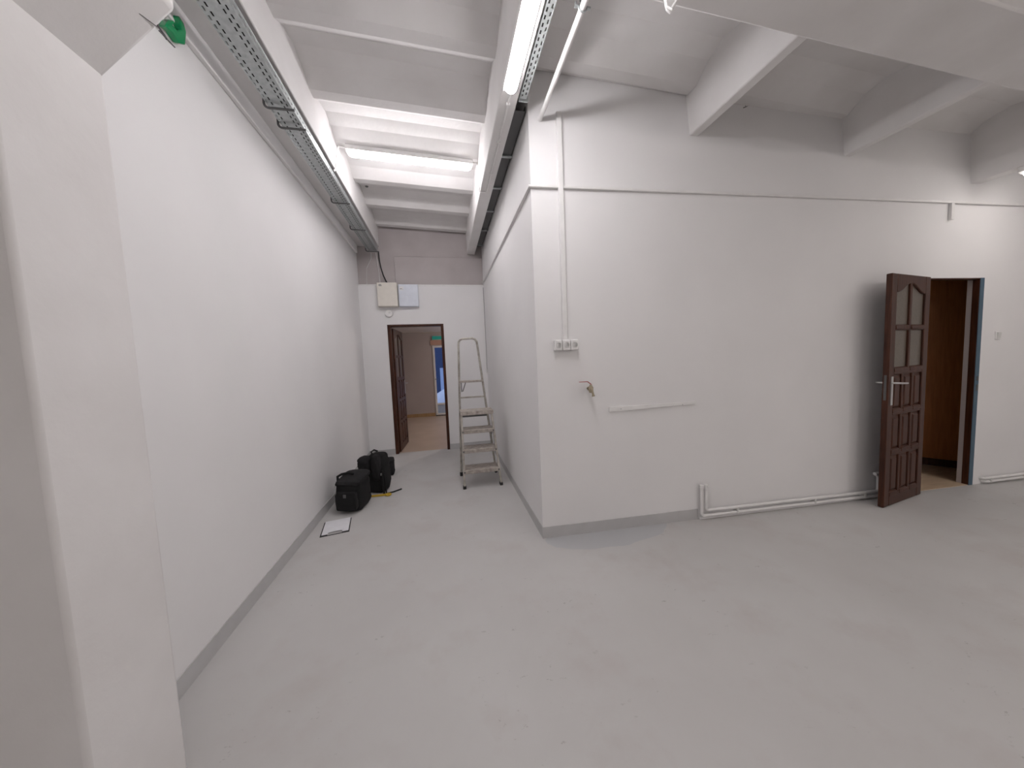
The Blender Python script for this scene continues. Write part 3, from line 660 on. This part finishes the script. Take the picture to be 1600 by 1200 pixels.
for f, g_ in ((fl, rl), (frr, rr)):   # hinge links from platform to hoop and the lower spreaders
    a, b2 = f(0.84), g_(0.84)
    MB().bar(L(a[0], a[1] + 0.02, 0.84), L(b2[0], b2[1], 0.84), 0.006, 0.03).build('hinge_plate', M['alu'], t)
    a, b2 = f(0.60), g_(0.36)
    MB().bar(L(a[0], a[1] + 0.02, 0.70), L(b2[0], b2[1], 0.52), 0.005, 0.018).build('spreader', M['darksteel'], t)

# ------------------------------------------------------------------ bags by the left wall
def squad(a, b, h, e1=0.35, e2=0.35, nu=28, nv=14, taper=0.0, wr=0.006, lean=(0, 0)):
    """soft box (superquadric), base at z=0"""
    def sp(v, e): return math.copysign(abs(v) ** e, v)
    mb = MB(); vs = []; rnd = random.Random(int(1000 * (a + b + h)))
    ph = [rnd.uniform(0, 6.28) for _ in range(6)]
    for i in range(nv + 1):
        v = -math.pi / 2 + math.pi * i / nv
        for j in range(nu):
            u = 2 * math.pi * j / nu
            z = h * (1 + sp(math.sin(v), e1)) / 2; k = 1 - taper * z / h
            cv = sp(math.cos(v), e1) if abs(v) < math.pi / 2 - 1e-6 else 0.0
            w_ = 1 + (wr / max(a, .05)) * (math.sin(5 * u + ph[0] + 9 * z / h) + 0.7 * math.sin(9 * u + ph[1] - 14 * z / h) + 0.6 * math.sin(17 * z / h + ph[2] + 2 * u))
            vs.append((a * k * w_ * cv * sp(math.cos(u), e2) + lean[0] * z / h, b * k * w_ * cv * sp(math.sin(u), e2) + lean[1] * z / h, z))
    fs = [(i * nu + j, i * nu + (j + 1) % nu, (i + 1) * nu + (j + 1) % nu, (i + 1) * nu + j) for i in range(nv) for j in range(nu)]
    return mb.add(vs, fs)
def strap(pts, w_, th, up=(0, 0, 1)):
    mb = MB()
    for p, q in zip(pts[:-1], pts[1:]): mb.bar(p, q, w_, th, up)
    return mb

t = thing('shoulder_bag', 'boxy black shoulder bag with top handle, nearest the clipboard', 'bag', (-0.985, 3.585, 0), math.radians(-14))
squad(0.122, 0.140, 0.315, 0.36, 0.36, wr=0.004).build('body', M['black'], t, smooth=True)
fp = squad(0.105, 0.030, 0.19, 0.3, 0.3, wr=0.002); fp.v = [(x, y - 0.145, z + 0.035) for x, y, z in fp.v]; fp.build('front_pocket', M['black'], t, smooth=True)
f = squad(0.127, 0.145, 0.055, 0.5, 0.32, wr=0.004); f.v = [(x, y, z + 0.285 + 0.16 * max(-0.1, y)) for x, y, z in f.v]; f.build('top_flap', M['black2'], t, smooth=True)
MB().tube([(-0.125, -0.06, 0.30), (-0.132, -0.05, 0.345), (-0.10, -0.03, 0.362), (-0.04, 0.0, 0.366), (0.0, 0.02, 0.345)], 0.013, 8).build('handle', M['black'], t, smooth=True)
MB().box(-0.018, 0.012, -0.178, -0.172, 0.17, 0.205).build('buckle', M['darksteel'], t, bevel=0.004)
MB().tube([(-0.14, -0.05, 0.28), (-0.148, -0.06, 0.16), (-0.145, -0.07, 0.03)], 0.010, 8).build('side_strap', M['black'], t, smooth=True)
MB().tube([(-0.139, -0.10, 0.27), (-0.143, -0.105, 0.22)], 0.004, 6).build('zip_pull', M['chrome'], t)

t = thing('backpack', 'tall black backpack with dangling straps, behind the shoulder bag', 'backpack', (-0.815, 3.98, 0), math.radians(-18))
squad(0.115, 0.105, 0.44, 0.45, 0.45, taper=0.12, wr=0.006, lean=(-0.02, 0.05)).build('body', M['black'], t, smooth=True)
p = squad(0.075, 0.075, 0.22, 0.6, 0.6, wr=0.006); p.v = [(x - 0.14, y - 0.02, z + 0.20) for x, y, z in p.v]; p.build('side_pouch', M['black2'], t, smooth=True)
p = squad(0.08, 0.07, 0.24, 0.5, 0.5, wr=0.004); p.v = [(x - 0.15, y - 0.0, z) for x, y, z in p.v]; p.build('side_pocket', M['black'], t, smooth=True)
p = squad(0.045, 0.05, 0.30, 0.6, 0.7, wr=0.004); p.v = [(x + 0.02, y - 0.075, z + 0.15) for x, y, z in p.v]; p.build('padded_strap', M['black2'], t, smooth=True)
MB().tube([(0.085, -0.085, 0.27), (0.098, -0.10, 0.20), (0.10, -0.11, 0.10), (0.115, -0.12, 0.012)], 0.012, 8).build('strap', M['black'], t, smooth=True)
MB().tube([(0.10, -0.07, 0.24), (0.118, -0.085, 0.14), (0.13, -0.095, 0.012), (0.19, -0.045, 0.008), (0.245, 0.04, 0.008)], 0.008, 8).build('strap', M['black'], t, smooth=True)
MB().tube([(-0.06, 0.0, 0.43), (-0.075, 0.0, 0.462), (-0.05, 0.02, 0.478), (-0.01, 0.03, 0.46)], 0.010, 8).build('grab_loop', M['black'], t, smooth=True)
MB().box(0.078, 0.092, -0.108, -0.098, 0.215, 0.245).build('ring', M['chrome'], t, bevel=0.003)
ob = strap([(-0.885, 3.80, 0.016), (-0.80, 3.80, 0.014), (-0.725, 3.803, 0.012)], 0.010, 0.022)
ob.tube(arc((-0.695, 3.803, 0.012), 0.026, -180, 180, 14, 'xy'), 0.010, 8)
tag(ob.build('yellow_strap', M['yellow'], bevel=0.002), 'short yellow strap with a loop end lying at the foot of the backpack', 'strap')
t = thing('camera_pouch', 'small black pouch on the floor beyond the backpack', 'pouch', (-0.815, 4.56, 0), math.radians(10))
squad(0.085, 0.10, 0.20, 0.4, 0.4, wr=0.004).build('body', M['black2'], t, smooth=True)
p = squad(0.088, 0.103, 0.05, 0.5, 0.4, wr=0.002); p.v = [(x, y, z + 0.165) for x, y, z in p.v]; p.build('lid', M['black2'], t, smooth=True)

# ------------------------------------------------------------------ clipboard
t = thing('clipboard', 'black clipboard with white paper lying on the floor by the left skirting', 'clipboard', (-1.045, 3.178, 0), math.radians(10.5))
MB().box(-0.115, 0.115, -0.145, 0.142, 0, 0.004).build('board', M['rubber'], t, bevel=0.001)
MB().box(-0.105, 0.107, -0.122, 0.148, 0.0042, 0.0060).build('paper', M['paper'], t)
MB().hexa([(-0.058, -0.142, 0.0045), (0.058, -0.142, 0.0045), (0.058, -0.100, 0.0065), (-0.058, -0.100, 0.0065), (-0.050, -0.138, 0.017), (0.050, -0.138, 0.017), (0.045, -0.108, 0.014), (-0.045, -0.108, 0.014)]).build('clip', M['chrome'], t, bevel=0.002)

# small things overhead
t = thing('ceiling_hook', 'small dark bent hook in the ceiling right of the first beam', 'hook', (2.53, 2.40, zr(2.53)))
MB().tube([(0, 0, 0.01), (0, 0, -0.012), (-0.022, 0.0, -0.020)], 0.004, 6).tube([(0, 0, -0.012), (0.022, 0.0, -0.002)], 0.004, 6).build('hook', M['rubber'], t)
o = MB().lathe([(0.020, 0), (0.016, -0.008), (0.004, -0.010)], (-0.83, 4.55, zr(-.83) + 0.10), 'z', 12).build('ceiling_boss', M['darksteel'])
tag(o, 'small dark round plug in the corridor ceiling near the left beam', 'plug')
